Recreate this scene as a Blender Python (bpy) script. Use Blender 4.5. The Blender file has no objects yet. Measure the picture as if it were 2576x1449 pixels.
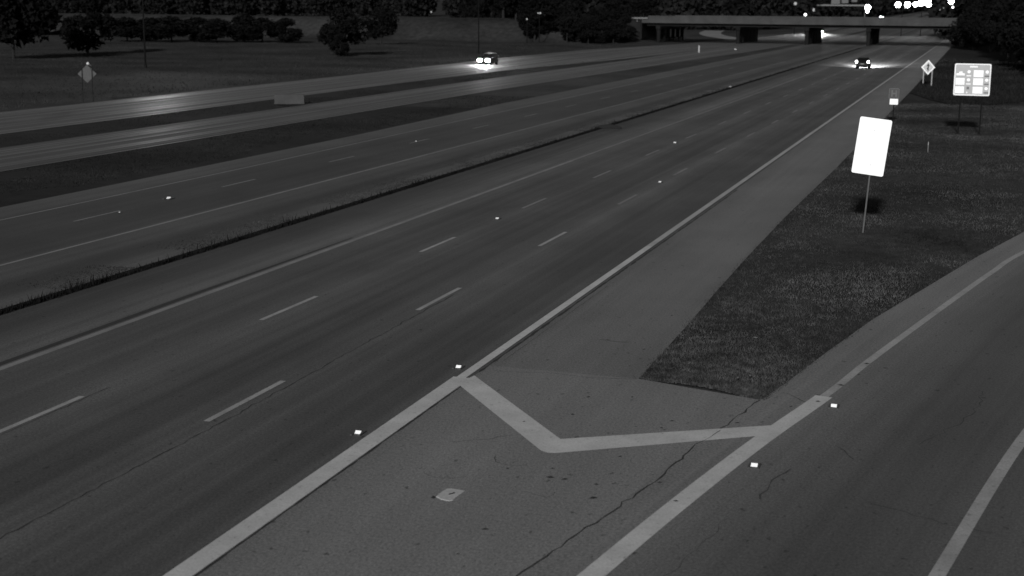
import bpy, bmesh, math, random
import numpy as np
from mathutils import Vector, Matrix, noise as mnoise

R = math.radians
random.seed(7)
rng = np.random.default_rng(7)
scene = bpy.context.scene
COL = scene.collection

# ------------------------------------------------------------------ camera
cam_d = bpy.data.cameras.new('camera')
cam = bpy.data.objects.new('camera', cam_d)
COL.objects.link(cam)
scene.camera = cam
PITCH, YAW, ROLL, CAM_H = .194548, .314314, .00758774, 8.82818
fw = Vector((-math.sin(YAW)*math.cos(PITCH), math.cos(YAW)*math.cos(PITCH), -math.sin(PITCH)))
rt = Vector((math.cos(YAW), math.sin(YAW), 0))
up = rt.cross(fw)
r2 = rt*math.cos(ROLL) + up*math.sin(ROLL)
u2 = up*math.cos(ROLL) - rt*math.sin(ROLL)
mw = Matrix((r2, u2, -fw)).transposed().to_4x4()
mw.translation = (0, 0, CAM_H)
cam.matrix_world = mw
cam_d.sensor_width = 36
cam_d.lens = 3621.15/2576*36
cam_d.clip_start = .5
cam_d.clip_end = 8000
cam_d.dof.use_dof = True
cam_d.dof.focus_distance = 46
cam_d.dof.aperture_fstop = .95

# ------------------------------------------------------------------ world, sun, exposure
SUN_DIR = Vector((-.17, 2.43, -1)).normalized()
SUN_EL = math.asin(-SUN_DIR.z)
world = bpy.data.worlds.new('World')
scene.world = world
world.use_nodes = True
wn, wl = world.node_tree.nodes, world.node_tree.links
wn.clear()
sky = wn.new('ShaderNodeTexSky')
sky.sky_type = 'NISHITA'
sky.sun_disc = False
sky.sun_elevation = SUN_EL
sky.sun_rotation = math.atan2(-SUN_DIR.x, -SUN_DIR.y)
bw = wn.new('ShaderNodeRGBToBW')          # the camera is a monochrome night camera
bg = wn.new('ShaderNodeBackground')
bg.inputs['Strength'].default_value = .028
wo = wn.new('ShaderNodeOutputWorld')
wl.new(sky.outputs[0], bw.inputs[0])
wl.new(bw.outputs[0], bg.inputs['Color'])
wl.new(bg.outputs[0], wo.inputs['Surface'])

sd = bpy.data.lights.new('sun', 'SUN')
sd.energy = 3.45
sd.angle = R(3.5)
sd.color = (1, 1, 1)
sun = bpy.data.objects.new('sun', sd)
COL.objects.link(sun)
sun.rotation_euler = SUN_DIR.to_track_quat('-Z', 'Y').to_euler()

vs = scene.view_settings
vs.view_transform = 'Standard'
vs.look = 'None'
vs.exposure = 0
vs.gamma = 1
vs.use_curve_mapping = False
scene.cycles.max_bounces = 4
scene.cycles.diffuse_bounces = 2
scene.cycles.glossy_bounces = 2


# ------------------------------------------------------------------ helpers
def grade(y):
    """height of the carriageways: level to the overpass, then a gentle climb"""
    t = max(0., y-430.)
    return .006*t*t/(t+60.)


def tag(o, label=None, cat=None, group=None, kind=None):
    for k, v in (('label', label), ('category', cat), ('group', group), ('kind', kind)):
        if v:
            o[k] = v
    return o


def link(o, parent=None):
    COL.objects.link(o)
    if parent:
        o.parent = parent
    return o


def empty(name, loc=(0, 0, 0), rz=0):
    o = bpy.data.objects.new(name, None)
    o.empty_display_size = .3
    o.location = loc
    o.rotation_euler.z = rz
    return link(o)


def mesh_obj(name, verts, faces, mat, parent=None, smooth=False, uv=None):
    me = bpy.data.meshes.new(name)
    me.from_pydata([tuple(map(float, v)) for v in verts], [], faces)
    if mat:
        me.materials.append(mat)
    if uv is not None:
        lay = me.uv_layers.new(name='UVMap')
        for lp in me.loops:
            lay.data[lp.index].uv = uv[lp.vertex_index]
    if smooth:
        me.polygons.foreach_set('use_smooth', [True]*len(me.polygons))
    me.update()
    return link(bpy.data.objects.new(name, me), parent)


def tri_cloud(name, V, mat, parent=None):
    """V: (n,3,3) array of triangles -> one mesh"""
    n = len(V)
    me = bpy.data.meshes.new(name)
    me.vertices.add(n*3)
    me.vertices.foreach_set('co', V.reshape(-1).astype(np.float32))
    me.loops.add(n*3)
    me.loops.foreach_set('vertex_index', np.arange(n*3, dtype=np.int32))
    me.polygons.add(n)
    me.polygons.foreach_set('loop_start', np.arange(0, n*3, 3, dtype=np.int32))
    me.polygons.foreach_set('loop_total', np.full(n, 3, dtype=np.int32))
    me.materials.append(mat)
    me.update(calc_edges=True)
    me.validate()
    return link(bpy.data.objects.new(name, me), parent)


class MB:
    """collects simple shapes into one mesh"""
    def __init__(s):
        s.v = []
        s.f = []

    def add(s, v, f):
        o = len(s.v)
        s.v += [tuple(p) for p in v]
        s.f += [tuple(i+o for i in q) for q in f]
        return s

    def box(s, x0, x1, y0, y1, z0, z1, bev=0):
        if bev:
            bm = bmesh.new()
            bmesh.ops.create_cube(bm, size=1)
            for w in bm.verts:
                w.co = Vector(((x0+x1)/2+w.co.x*(x1-x0), (y0+y1)/2+w.co.y*(y1-y0), (z0+z1)/2+w.co.z*(z1-z0)))
            bmesh.ops.bevel(bm, geom=bm.edges[:], offset=bev, segments=2, affect='EDGES')
            bm.verts.index_update()
            s.add([w.co[:] for w in bm.verts], [[w.index for w in q.verts] for q in bm.faces])
            bm.free()
            return s
        return s.add([(x0, y0, z0), (x1, y0, z0), (x1, y1, z0), (x0, y1, z0), (x0, y0, z1), (x1, y0, z1), (x1, y1, z1), (x0, y1, z1)],
                     [(0, 3, 2, 1), (4, 5, 6, 7), (0, 1, 5, 4), (1, 2, 6, 5), (2, 3, 7, 6), (3, 0, 4, 7)])

    def tube(s, a, b, ra, rb=None, n=8):
        rb = ra if rb is None else rb
        a, b = Vector(a), Vector(b)
        d = (b-a).normalized()
        p = d.orthogonal().normalized()
        q = d.cross(p)
        v = []
        for c, r in ((a, ra), (b, rb)):
            for i in range(n):
                t = 2*math.pi*i/n
                v.append(c+p*(r*math.cos(t))+q*(r*math.sin(t)))
        f = [(i, (i+1) % n, n+(i+1) % n, n+i) for i in range(n)]
        f += [tuple(range(n-1, -1, -1)), tuple(range(n, 2*n))]
        return s.add(v, f)

    def prism(s, pts, y0, y1):
        """outline pts (x,z) extruded along y"""
        n = len(pts)
        v = [(x, y0, z) for x, z in pts]+[(x, y1, z) for x, z in pts]
        f = [tuple(range(n)), tuple(range(2*n-1, n-1, -1))]
        f += [(i, n+i, n+(i+1) % n, (i+1) % n) for i in range(n)]
        return s.add(v, f)

    def build(s, name, mat, parent=None, smooth=False):
        o = mesh_obj(name, s.v, s.f, mat, parent, smooth)
        return o


# ------------------------------------------------------------------ materials
def nodes_of(name):
    m = bpy.data.materials.new(name)
    m.use_nodes = True
    nt = m.node_tree
    return m, nt, nt.nodes['Principled BSDF']


def grey(v):
    return (v, v, v, 1)


def mk(name, v, rough=.7, var=.25, scale=3., metal=0., emit=0., spec=.4, fine=None, bump=0., wear=0.):
    """grey procedural material with mottling"""
    m, nt, b = nodes_of(name)
    N, Lk = nt.nodes, nt.links
    b.inputs['Roughness'].default_value = rough
    b.inputs['Metallic'].default_value = metal
    b.inputs['Specular IOR Level'].default_value = spec
    tc = N.new('ShaderNodeTexCoord')
    nz = N.new('ShaderNodeTexNoise')
    nz.inputs['Scale'].default_value = scale
    nz.inputs['Detail'].default_value = 5
    nz.inputs['Roughness'].default_value = .65
    Lk.new(tc.outputs['Object'], nz.inputs['Vector'])
    mr = N.new('ShaderNodeMapRange')
    mr.inputs['From Min'].default_value = .3
    mr.inputs['From Max'].default_value = .7
    mr.inputs['To Min'].default_value = v*(1-var)
    mr.inputs['To Max'].default_value = v*(1+var)
    Lk.new(nz.outputs['Fac'], mr.inputs['Value'])
    last = mr.outputs['Result']
    if fine:
        n2 = N.new('ShaderNodeTexNoise')
        n2.inputs['Scale'].default_value = fine[0]
        n2.inputs['Detail'].default_value = 3
        Lk.new(tc.outputs['Object'], n2.inputs['Vector'])
        m2 = N.new('ShaderNodeMapRange')
        m2.inputs['From Min'].default_value = .3
        m2.inputs['From Max'].default_value = .7
        m2.inputs['To Min'].default_value = 1-fine[1]
        m2.inputs['To Max'].default_value = 1+fine[1]
        Lk.new(n2.outputs['Fac'], m2.inputs['Value'])
        mu = N.new('ShaderNodeMath')
        mu.operation = 'MULTIPLY'
        Lk.new(last, mu.inputs[0])
        Lk.new(m2.outputs['Result'], mu.inputs[1])
        last = mu.outputs[0]
    if wear:
        n3 = N.new('ShaderNodeTexNoise')
        n3.inputs['Scale'].default_value = 7
        n3.inputs['Detail'].default_value = 8
        n3.inputs['Roughness'].default_value = .75
        Lk.new(tc.outputs['Object'], n3.inputs['Vector'])
        m3 = N.new('ShaderNodeMapRange')
        m3.inputs['From Min'].default_value = .34
        m3.inputs['From Max'].default_value = .43
        m3.inputs['To Min'].default_value = 1-wear
        m3.inputs['To Max'].default_value = 1
        Lk.new(n3.outputs['Fac'], m3.inputs['Value'])
        mu = N.new('ShaderNodeMath')
        mu.operation = 'MULTIPLY'
        Lk.new(last, mu.inputs[0])
        Lk.new(m3.outputs['Result'], mu.inputs[1])
        last = mu.outputs[0]
    Lk.new(last, b.inputs['Base Color'])
    if emit:
        b.inputs['Emission Color'].default_value = (1, 1, 1, 1)
        b.inputs['Emission Strength'].default_value = emit
    if bump:
        bp = N.new('ShaderNodeBump')
        bp.inputs['Strength'].default_value = bump
        bp.inputs['Distance'].default_value = .02
        Lk.new(nz.outputs['Fac'], bp.inputs['Height'])
        Lk.new(bp.outputs['Normal'], b.inputs['Normal'])
    return m


def pavement(name, base, stops, umax, rough=.8, streak=.24, mott=.2, grain=.38, spec=.3, groove=0., streak_freq=2.2):
    """road surface; UV.x = metres across, UV.y = metres along.
    stops = (metres across, tone) pairs for worn wheel paths and dirty margins"""
    m, nt, b = nodes_of(name)
    N, Lk = nt.nodes, nt.links
    tc = N.new('ShaderNodeTexCoord')
    sp = N.new('ShaderNodeSeparateXYZ')
    Lk.new(tc.outputs['UV'], sp.inputs[0])

    def mapped(sx, sy):
        mp = N.new('ShaderNodeMapping')
        mp.inputs['Scale'].default_value = (sx, sy, 1)
        Lk.new(tc.outputs['UV'], mp.inputs['Vector'])
        return mp.outputs[0]

    def nz(vec, scale, detail, lo, hi, f0=.3, f1=.7, rgh=.6):
        n = N.new('ShaderNodeTexNoise')
        n.inputs['Scale'].default_value = scale
        n.inputs['Detail'].default_value = detail
        n.inputs['Roughness'].default_value = rgh
        Lk.new(vec, n.inputs['Vector'])
        r = N.new('ShaderNodeMapRange')
        r.inputs['From Min'].default_value = f0
        r.inputs['From Max'].default_value = f1
        r.inputs['To Min'].default_value = lo
        r.inputs['To Max'].default_value = hi
        Lk.new(n.outputs['Fac'], r.inputs['Value'])
        return r.outputs['Result'], n.outputs['Fac']

    def mul(a, c):
        q = N.new('ShaderNodeMath')
        q.operation = 'MULTIPLY'
        Lk.new(a, q.inputs[0])
        Lk.new(c, q.inputs[1])
        return q.outputs[0]

    dv = N.new('ShaderNodeMath')
    dv.operation = 'DIVIDE'
    # let the tone bands wander a little sideways
    wob, _ = nz(mapped(.02, .05), 1, 2, -.25, .25)
    ad = N.new('ShaderNodeMath')
    ad.operation = 'ADD'
    Lk.new(sp.outputs['X'], ad.inputs[0])
    Lk.new(wob, ad.inputs[1])
    Lk.new(ad.outputs[0], dv.inputs[0])
    dv.inputs[1].default_value = umax
    cr = N.new('ShaderNodeValToRGB')
    cr.color_ramp.interpolation = 'EASE'
    el = cr.color_ramp.elements
    while len(el) < len(stops):
        el.new(.5)
    for e, (u, t) in zip(el, stops):
        e.position = min(1, max(0, u/umax))
    for e, (u, t) in zip(el, stops):
        e.color = grey(t*.5)
    Lk.new(dv.outputs[0], cr.inputs[0])
    bwn = N.new('ShaderNodeRGBToBW')
    Lk.new(cr.outputs[0], bwn.inputs[0])
    sc = N.new('ShaderNodeMath')
    sc.operation = 'MULTIPLY'
    sc.inputs[1].default_value = base*2
    Lk.new(bwn.outputs[0], sc.inputs[0])
    last = sc.outputs[0]
    a, _ = nz(mapped(streak_freq, .018), 1, 4, 1-streak, 1+streak)
    last = mul(last, a)
    a, _ = nz(mapped(.22, .11), 1, 5, 1-mott, 1+mott)
    last = mul(last, a)
    a, gf = nz(mapped(20, 13), 1, 3, 1-grain, 1+grain, rgh=.75)
    last = mul(last, a)
    a, _ = nz(mapped(38, 26), 1, 2, 1-grain*.7, 1+grain*.7, rgh=.8)
    last = mul(last, a)
    a, _ = nz(mapped(5.5, 3.4), 1, 2, .45, 1, .27, .34)      # dark pits and spots
    last = mul(last, a)
    if groove:
        a, _ = nz(mapped(2.9, .006), 1.0, 3, 1-groove, 1+groove*.5, .42, .58)
        last = mul(last, a)
    Lk.new(last, b.inputs['Base Color'])
    b.inputs['Roughness'].default_value = rough
    b.inputs['Specular IOR Level'].default_value = spec
    if groove:
        rr, _ = nz(mapped(2.9, .006), 1.0, 3, rough+.40, rough-.04, .42, .58)
        Lk.new(rr, b.inputs['Roughness'])
    bp = N.new('ShaderNodeBump')
    bp.inputs['Strength'].default_value = .25
    bp.inputs['Distance'].default_value = .01
    Lk.new(gf, bp.inputs['Height'])
    Lk.new(bp.outputs['Normal'], b.inputs['Normal'])
    return m


def grass_mat(name, v, var=.45, big=.08, med=.9):
    m, nt, b = nodes_of(name)
    N, Lk = nt.nodes, nt.links
    tc = N.new('ShaderNodeTexCoord')
    outs = []
    for s, d, amp in ((big, 4, var), (med, 5, var*.7), (9., 2, var*.6)):
        n = N.new('ShaderNodeTexNoise')
        n.inputs['Scale'].default_value = s
        n.inputs['Detail'].default_value = d
        Lk.new(tc.outputs['Object'], n.inputs['Vector'])
        r = N.new('ShaderNodeMapRange')
        r.inputs['From Min'].default_value = .3
        r.inputs['From Max'].default_value = .7
        r.inputs['To Min'].default_value = 1-amp
        r.inputs['To Max'].default_value = 1+amp
        Lk.new(n.outputs['Fac'], r.inputs['Value'])
        outs.append(r.outputs['Result'])
    q = N.new('ShaderNodeMath')
    q.operation = 'MULTIPLY'
    q.inputs[0].default_value = v
    Lk.new(outs[0], q.inputs[1])
    for o in outs[1:]:
        q2 = N.new('ShaderNodeMath')
        q2.operation = 'MULTIPLY'
        Lk.new(q.outputs[0], q2.inputs[0])
        Lk.new(o, q2.inputs[1])
        q = q2
    Lk.new(q.outputs[0], b.inputs['Base Color'])
    b.inputs['Roughness'].default_value = .95
    b.inputs['Specular IOR Level'].default_value = .1
    return m


def glow(name, s):
    m, nt, b = nodes_of(name)
    b.inputs['Base Color'].default_value = grey(.06)
    b.inputs['Emission Color'].default_value = (1, 1, 1, 1)
    b.inputs['Emission Strength'].default_value = s
    b.inputs['Roughness'].default_value = .2
    return m


M = {}
M['main'] = pavement('main_asphalt', .070,
    [(0, .58), (1.3, .66), (2.3, 1.02), (3.4, 1.34), (4.1, 1.1), (5.2, .86), (6.6, .95), (7.3, 1.22), (8.3, .95), (9.6, .84), (10.6, 1.02), (11.2, 1.26), (12.2, .98), (13.4, .86), (15.2, .92)], 15.2)
M['gore'] = pavement('gore_asphalt', .150, [(0, .86), (.5, .97), (1.5, 1.05), (4, 1.03), (8, .98)], 8, streak=.08, mott=.12, grain=.38)
M['shoulder'] = pavement('shoulder_asphalt', .124, [(0, .86), (.5, .97), (1.5, 1.05), (4, 1.0)], 4, streak=.08, mott=.16, grain=.38)  # base set below the gore's to stand in for light falling off with distance
M['ramp'] = pavement('ramp_asphalt', .145, [(0, 1.0), (.9, .98), (1.7, .78), (2.6, .60), (3.8, .48), (5.2, .5), (6.3, .56), (9, .6)], 9, streak=.14, mott=.14)
M['opp'] = pavement('opposite_asphalt', .050,
    [(0, 1.5), (.8, 1.4), (1.4, .85), (2.2, .74), (3.1, 1.2), (4.5, 1.32), (5.0, .9), (7, .86), (8.4, .95), (10, .84), (11.2, .92), (12, 1.3), (14, 1.36)], 14, streak=.16)
M['ramp_b'] = pavement('collector_concrete', .062, [(0, .9), (2, 1.05), (5, 1.0), (7.9, .95)], 7.9, rough=.52, spec=.6, groove=.55, streak=.1)
M['ramp_c'] = pavement('far_carriageway_concrete', .066, [(0, .95), (4, 1.05), (9, 1.0), (12.6, 1.12)], 12.6, rough=.50, spec=.6, groove=.55, streak=.1)
M['loop'] = mk('loop_concrete', .15, .8, .2, .1)
M['far_lot'] = mk('far_pavement', .075, .9, .3, .03)
M['far_lot_dim'] = mk('far_pavement_dim', .045, .9, .3, .03)
M['crack'] = mk('crack_tar', .020, .9, .3, 4)
M['hairline'] = mk('hairline_crack', .060, .9, .3, 4)
M['hairline_ramp'] = mk('hairline_ramp_crack', .034, .9, .3, 4)
M['soil'] = mk('joint_soil', .005, .95, .4, 2)
M['paint'] = mk('worn_road_paint', .41, .75, .14, 1.0, fine=(24, .12), wear=.4)
M['paint_dim'] = mk('dim_road_paint', .165, .75, .22, .7, fine=(20, .15))
M['paint_thin'] = mk('thin_road_paint', .26, .75, .22, .7, fine=(20, .15), wear=.5)
M['paint_mid'] = mk('mid_road_paint', .30, .75, .15, .9, fine=(22, .12), wear=.4)
M['paint_far'] = mk('faded_road_paint', .15, .75, .25, .5, fine=(14, .15))
M['ground'] = grass_mat('field_ground', .026)
M['verge_dark'] = grass_mat('dark_verge', .018, .35)
M['verge_lit_tone'] = grass_mat('lit_tone_verge', .034, .4)  # paler copy of the verge grass, stronger light put into its colour
M['gore_grass'] = grass_mat('gore_grass', .030, .4, .12, 1.4)
M['gore_blade'] = grass_mat('gore_blades', .046, .75, .15, 2.2)
M['field_blade'] = grass_mat('field_blades', .024, .5)
M['weed'] = grass_mat('weed_blades', .007, .5)
M['litter'] = grass_mat('litter', .042, .6, .3, 1.2)
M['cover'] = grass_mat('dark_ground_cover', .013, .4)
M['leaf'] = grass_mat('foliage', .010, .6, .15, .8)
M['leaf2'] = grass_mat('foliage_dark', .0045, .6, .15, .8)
M['bark'] = mk('bark', .008, .9, .3, 6)
M['concrete'] = mk('bridge_concrete', .033, .85, .35, .35, fine=(6, .12), bump=.1)
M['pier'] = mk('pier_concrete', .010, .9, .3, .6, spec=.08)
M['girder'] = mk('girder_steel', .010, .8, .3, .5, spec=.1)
M['block'] = mk('barrier_concrete', .044, .85, .2, 1.5, fine=(14, .15))
M['white_sign'] = mk('white_sheeting', .93, .5, .02, 2, spec=.5)
M['sign_grey'] = mk('sign_field', .40, .5, .08, 3)
M['sign_dim'] = mk('sign_dim', .14, .5, .15, 5)
M['sign_border'] = mk('sign_border', .85, .5, .06, 3)
M['diamond'] = mk('diamond_sheeting', .46, .5, .12, 4)
M['sign_black'] = mk('sign_black', .02, .5, .1, 4)
M['sign_dark'] = mk('hospital_sign', .035, .5, .15, 6)
M['sign_letter'] = mk('hospital_letter', .085, .5, .15, 6)
M['sign_back'] = mk('sign_back', .066, .55, .2, 4)
M['galv'] = mk('galvanised_post', .09, .5, .2, 8, spec=.5)
M['post_pale'] = mk('pale_post', .26, .6, .15, 6)
M['post_dark'] = mk('dark_post', .007, .8, .2, 8, spec=.05)
M['marker_white'] = mk('marker_reflector', .95, .4, .03, 30, spec=.6)
M['marker_dim'] = mk('marker_reflector_worn', .62, .4, .1, 30, spec=.6)
M['iron'] = mk('cast_iron', .05, .6, .3, 30)
M['patch'] = mk('survey_paint', .36, .75, .14, 9, fine=(40, .12))
M['scrap'] = mk('leaf_scrap', .010, .8, .3, 30)
M['stone'] = mk('pale_stone', .07, .8, .3, 20)
M['car_paint'] = mk('dark_car_paint', .010, .45, .1, 3, spec=.15)
M['car_glass'] = mk('car_glass', .005, .2, .1, 3, spec=.2)
M['tyre'] = mk('tyre_rubber', .003, .85, .2, 12)
M['rim'] = mk('wheel_rim', .12, .4, .1, 8, metal=.6)
M['chrome'] = mk('plate_pale', .2, .4, .1, 12)
M['lamp_hot'] = glow('headlamp_glow', 900)
M['lamp_tail'] = glow('tail_lamp_glow', 14)
M['lamp_off'] = mk('lamp_lens', .06, .2, .05, 5)
M['lamp_far'] = glow('floodlight_glow', 30)
M['lamp_mid'] = glow('small_lamp_glow', 5)
M['lamp_dim'] = glow('dim_lamp_glow', .35)
M['far_sign'] = mk('far_sign_panel', .075, .6, .15, .6)
M['house'] = mk('far_wall', .03, .85, .2, .4)


# ------------------------------------------------------------------ ground
def smooth(t):
    t = min(1, max(0, t))
    return t*t*(3-2*t)


def ground_h(x, y):
    z = grade(y)-.06
    if x < -82:
        a = smooth((-82-x)/40)
        z += a*(.35*mnoise.noise((x*.03, y*.03, 1))+.12*mnoise.noise((x*.11, y*.11, 4)))
    if x > 8:
        z += .5*smooth((x-8)/40)*mnoise.noise((x*.05, y*.05, 2))
    # approach embankments of the overpass
    d = abs(y-363)
    lift = 5.3*(1-smooth((d-15)/14))
    if x < -78:
        z += lift*smooth((-78-x)/11)
    if x > -5.5:
        z += lift*smooth((x+5.5)/10)
    return z


def axis(spans):
    out = []
    for a, b, st in spans:
        n = max(1, round((b-a)/st))
        out += [a+(b-a)*i/n for i in range(n)]
    return out+[spans[-1][1]]


gx = axis([(-2600, -600, 250), (-600, -200, 40), (-200, -60, 4), (-60, 12, 6), (12, 60, 4), (60, 300, 24), (300, 1500, 200)])
gy = axis([(-150, 0, 30), (0, 320, 8), (320, 408, 3), (408, 700, 12), (700, 1500, 60), (1500, 4200, 300)])
GV = [(x, y, ground_h(x, y)) for y in gy for x in gx]
nx = len(gx)
GF = [(j*nx+i, j*nx+i+1, (j+1)*nx+i+1, (j+1)*nx+i) for j in range(len(gy)-1) for i in range(nx-1)]
ground = mesh_obj('ground', GV, GF, M['ground'], smooth=True)
tag(ground, 'dark mown grass of the fields and verges around the freeway', 'grass', kind='structure')


def interp(pl, y):
    if y <= pl[0][1]:
        return pl[0][0]
    for (xa, ya), (xb, yb) in zip(pl, pl[1:]):
        if y <= yb:
            t = (y-ya)/(yb-ya)
            return xa+(xb-xa)*t
    return pl[-1][0]


ROAD_Y = axis([(-12, 60, 6), (60, 420, 15), (420, 700, 20), (700, 2400, 100)])


def strip(name, left, right, y0, y1, dz, mat, parent=None, nu=1, extra=()):
    """ribbon between two (x,y) polylines; UV in metres"""
    ys = sorted(set([y0, y1]+[y for y in ROAD_Y if y0 < y < y1]+[p[1] for p in list(left)+list(right) if y0 < p[1] < y1]))
    v, uv, f = [], [], []
    for y in ys:
        a, c = interp(left, y), interp(right, y)
        for k in range(nu+1):
            x = a+(c-a)*k/nu
            v.append((x, y, grade(y)+dz))
            uv.append((x-a, y))
    w = nu+1
    for j in range(len(ys)-1):
        for k in range(nu):
            f.append((j*w+k, j*w+k+1, (j+1)*w+k+1, (j+1)*w+k))
    return mesh_obj(name, v, f, mat, parent, uv=uv)


def K(x):
    return [(x, 0)]


def ribbon(name, pts, width, dz, mat, parent, taper=False):
    """flat ribbon along a free polyline (cracks, lines on curves)"""
    v, f = [], []
    n = len(pts)
    for i, (x, y) in enumerate(pts):
        a = Vector(pts[max(0, i-1)]).to_2d()
        b = Vector(pts[min(n-1, i+1)]).to_2d()
        d = (b-a).normalized()
        w = width(i/(n-1)) if callable(width) else width
        nrm = Vector((-d.y, d.x))*w/2
        v += [(x+nrm.x, y+nrm.y, grade(y)+dz), (x-nrm.x, y-nrm.y, grade(y)+dz)]
    f = [(2*i, 2*i+1, 2*i+3, 2*i+2) for i in range(n-1)]
    return mesh_obj(name, v, f, mat, parent)


def crack(pts, w, jit, parent, name='crack', dz=.004, seg=.25, mat='crack'):
    w *= .62
    out = []
    for (xa, ya), (xb, yb) in zip(pts, pts[1:]):
        n = max(2, int(math.hypot(xb-xa, yb-ya)/seg))
        for i in range(n):
            t = i/n
            out.append((xa+(xb-xa)*t+random.gauss(0, jit), ya+(yb-ya)*t+random.gauss(0, jit*.5)))
    out.append(pts[-1])
    return ribbon(name, out, lambda t: w*random.uniform(.35, 1.5), dz, M[mat], parent)


# ------------------------------------------------------------------ carriageways
main_road = strip('main_carriageway', K(-26.3), K(-11.3), -12, 2200, 0, M['main'], nu=3)
tag(main_road, 'three lane near carriageway of dark worn asphalt', 'road', kind='structure')
strip('right_shoulder_line', K(-11.74), K(-11.30), -12, 31.6, .005, M['paint'], main_road).name = 'wide_edge_line'
strip('edge_line', K(-11.66), K(-11.42), 31.6, 52, .005, M['paint'], main_road)
strip('edge_line', K(-11.66), K(-11.42), 52, 330, .005, M['paint_mid'], main_road)
strip('edge_line', K(-11.66), K(-11.42), 330, 1100, .005, M['paint_thin'], main_road)
strip('edge_line', K(-22.52), K(-22.30), -12, 80, .005, M['paint_dim'], main_road)
strip('edge_line', K(-22.50), K(-22.36), 80, 1100, .005, M['paint_far'], main_road)
strip('sealed_joint', [(-22.82, 26), (-22.86, 38), (-22.72, 50)], [(-22.60, 26), (-22.62, 38), (-22.66, 50)], 25, 50, .004, M['crack'], main_road)
for xc, y0 in ((-15.41, 26.26), (-19.07, 23.49)):
    for k in range(-3, 40):
        y = y0+12.192*k
        mat = M['paint_thin'] if y < 60 else M['paint_far']
        strip('lane_dash', K(xc-.075), K(xc+.075), y, y+3.6, .005, mat, main_road)
crack([(-15.16, 8), (-15.16, 19), (-15.06, 27), (-15.14, 33), (-15.21, 41)], .05, .02, main_road)
crack([(-18.9, 24), (-18.95, 28)], .03, .02, main_road)

# gore and right shoulder
gore = strip('gore_pavement', K(-11.3), [(-8.35, -12), (-6.45, 20.4), (-4.42, 32.0)], -12, 32.0, 0, M['gore'], nu=2)
tag(gore, 'pale asphalt gore between the near lanes and the exit ramp', 'pavement', kind='structure')
shoulder = strip('shoulder', [(-11.3, 32.9)], [(-7.47, 32.91), (-7.54, 39.7), (-7.64, 45), (-7.72, 51.6), (-7.76, 61.6), (-7.72, 69.3), (-7.62, 82), (-7.6, 160), (-8.2, 400)], 32.91, 900, 0, M['shoulder'], nu=1)
tag(shoulder, 'pale asphalt shoulder along the right edge line', 'pavement', kind='structure')
# small wedge that joins gore and shoulder up to the grass tip
mesh_obj('gore_wedge', [(-11.3, 32.0, 0), (-4.42, 32.0, 0), (-7.47, 32.91, 0), (-11.3, 32.91, 0)], [(0, 1, 2, 3)], M['gore'], gore,
         uv=[(0, 32), (6.9, 32), (3.8, 32.9), (0, 32.9)])
crack([(-11.262, -5), (-11.262, 30.9)], .075, .004, gore, 'edge_joint')
crack([(-11.30, 32.2), (-11.28, 44), (-11.22, 70)], .11, .008, shoulder, 'edge_joint')
crack([(-11.10, 33.5), (-11.08, 44)], .035, .008, shoulder, 'edge_joint', mat='hairline')
crack([(-10.9, 32.4), (-9.6, 32.75), (-8.7, 32.6), (-7.5, 32.88)], .03, .03, gore)
crack([(-7.1, 12), (-6.5, 20.3), (-6.1, 22.3), (-5.55, 25), (-5.2, 27.6), (-4.75, 30), (-4.42, 31.95)], .055, .03, gore, 'pavement_seam')
crack([(-9.9, 26.6), (-9.3, 27.1), (-8.9, 27.5)], .03, .04, gore, mat='hairline')
crack([(-9.6, 25.1), (-9.2, 25.5)], .03, .03, gore, mat='hairline')
arc = [(-8.35+.42*math.cos(t), 26.0+.42*math.sin(t)) for t in np.linspace(2.9, 5.6, 9)]
crack(arc, .035, .01, gore, mat='hairline')
arc = [(-9.35+.5*math.cos(t), 24.9+.5*math.sin(t)) for t in np.linspace(3.6, 5.8, 8)]
crack(arc, .022, .015, gore, mat='hairline')
crack([(-7.6, 24.2), (-7.1, 24.0), (-7.05, 24.35)], .03, .015, gore, mat='hairline')
crack([(-9.4, 36.6), (-8.9, 36.5), (-8.6, 36.55)], .10, .02, shoulder, mat='hairline')
# chevron
chev = [(-11.43, 31.02), (-11.30, 31.86), (-7.88, 27.56), (-3.72, 30.13), (-3.86, 29.27), (-7.72, 26.60), (-7.86, 26.58), (-8.02, 26.66)]
mesh_obj('chevron_marking', [(x, y, .0055) for x, y in chev], [(0, 7, 2, 1), (7, 6, 5, 2), (5, 4, 3, 2)], M['paint'], gore)
crack([(-5.05, 28.4), (-4.85, 29.3)], .03, .02, gore, dz=.008)

# exit ramp
rl = [(-8.35, -12), (-6.45, 20.4), (-4.42, 32.0), (-4.05, 33.79), (-3.45, 37.37), (-2.66, 41.68), (-1.35, 47.5), (.17, 54.2), (1.86, 60.87), (6.2, 76), (12, 92), (21, 112), (38, 142)]
rr_ = [(1.2, -12), (2.6, 20.4), (4.4, 32), (4.8, 33.5), (5.6, 36.8), (6.6, 41), (7.9, 46.6), (9.5, 53.2), (11.1, 59.6), (15.4, 75), (21, 90), (30, 110), (46, 138)]
v, uv, f = [], [], []
s_along = 0
for i, ((xa, ya), (xb, yb)) in enumerate(zip(rl, rr_)):
    if i:
        s_along += math.hypot(xa-rl[i-1][0], ya-rl[i-1][1])
    w = math.hypot(xb-xa, yb-ya)
    v += [(xa, ya, 0), (xb, yb, 0)]
    uv += [(0, s_along), (w, s_along)]
f = [(2*i, 2*i+1, 2*i+3, 2*i+2) for i in range(len(rl)-1)]
ramp = mesh_obj('exit_ramp', v, f, M['ramp'], uv=uv)
tag(ramp, 'exit ramp of patchy asphalt curving away to the right', 'road', kind='structure')


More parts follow.
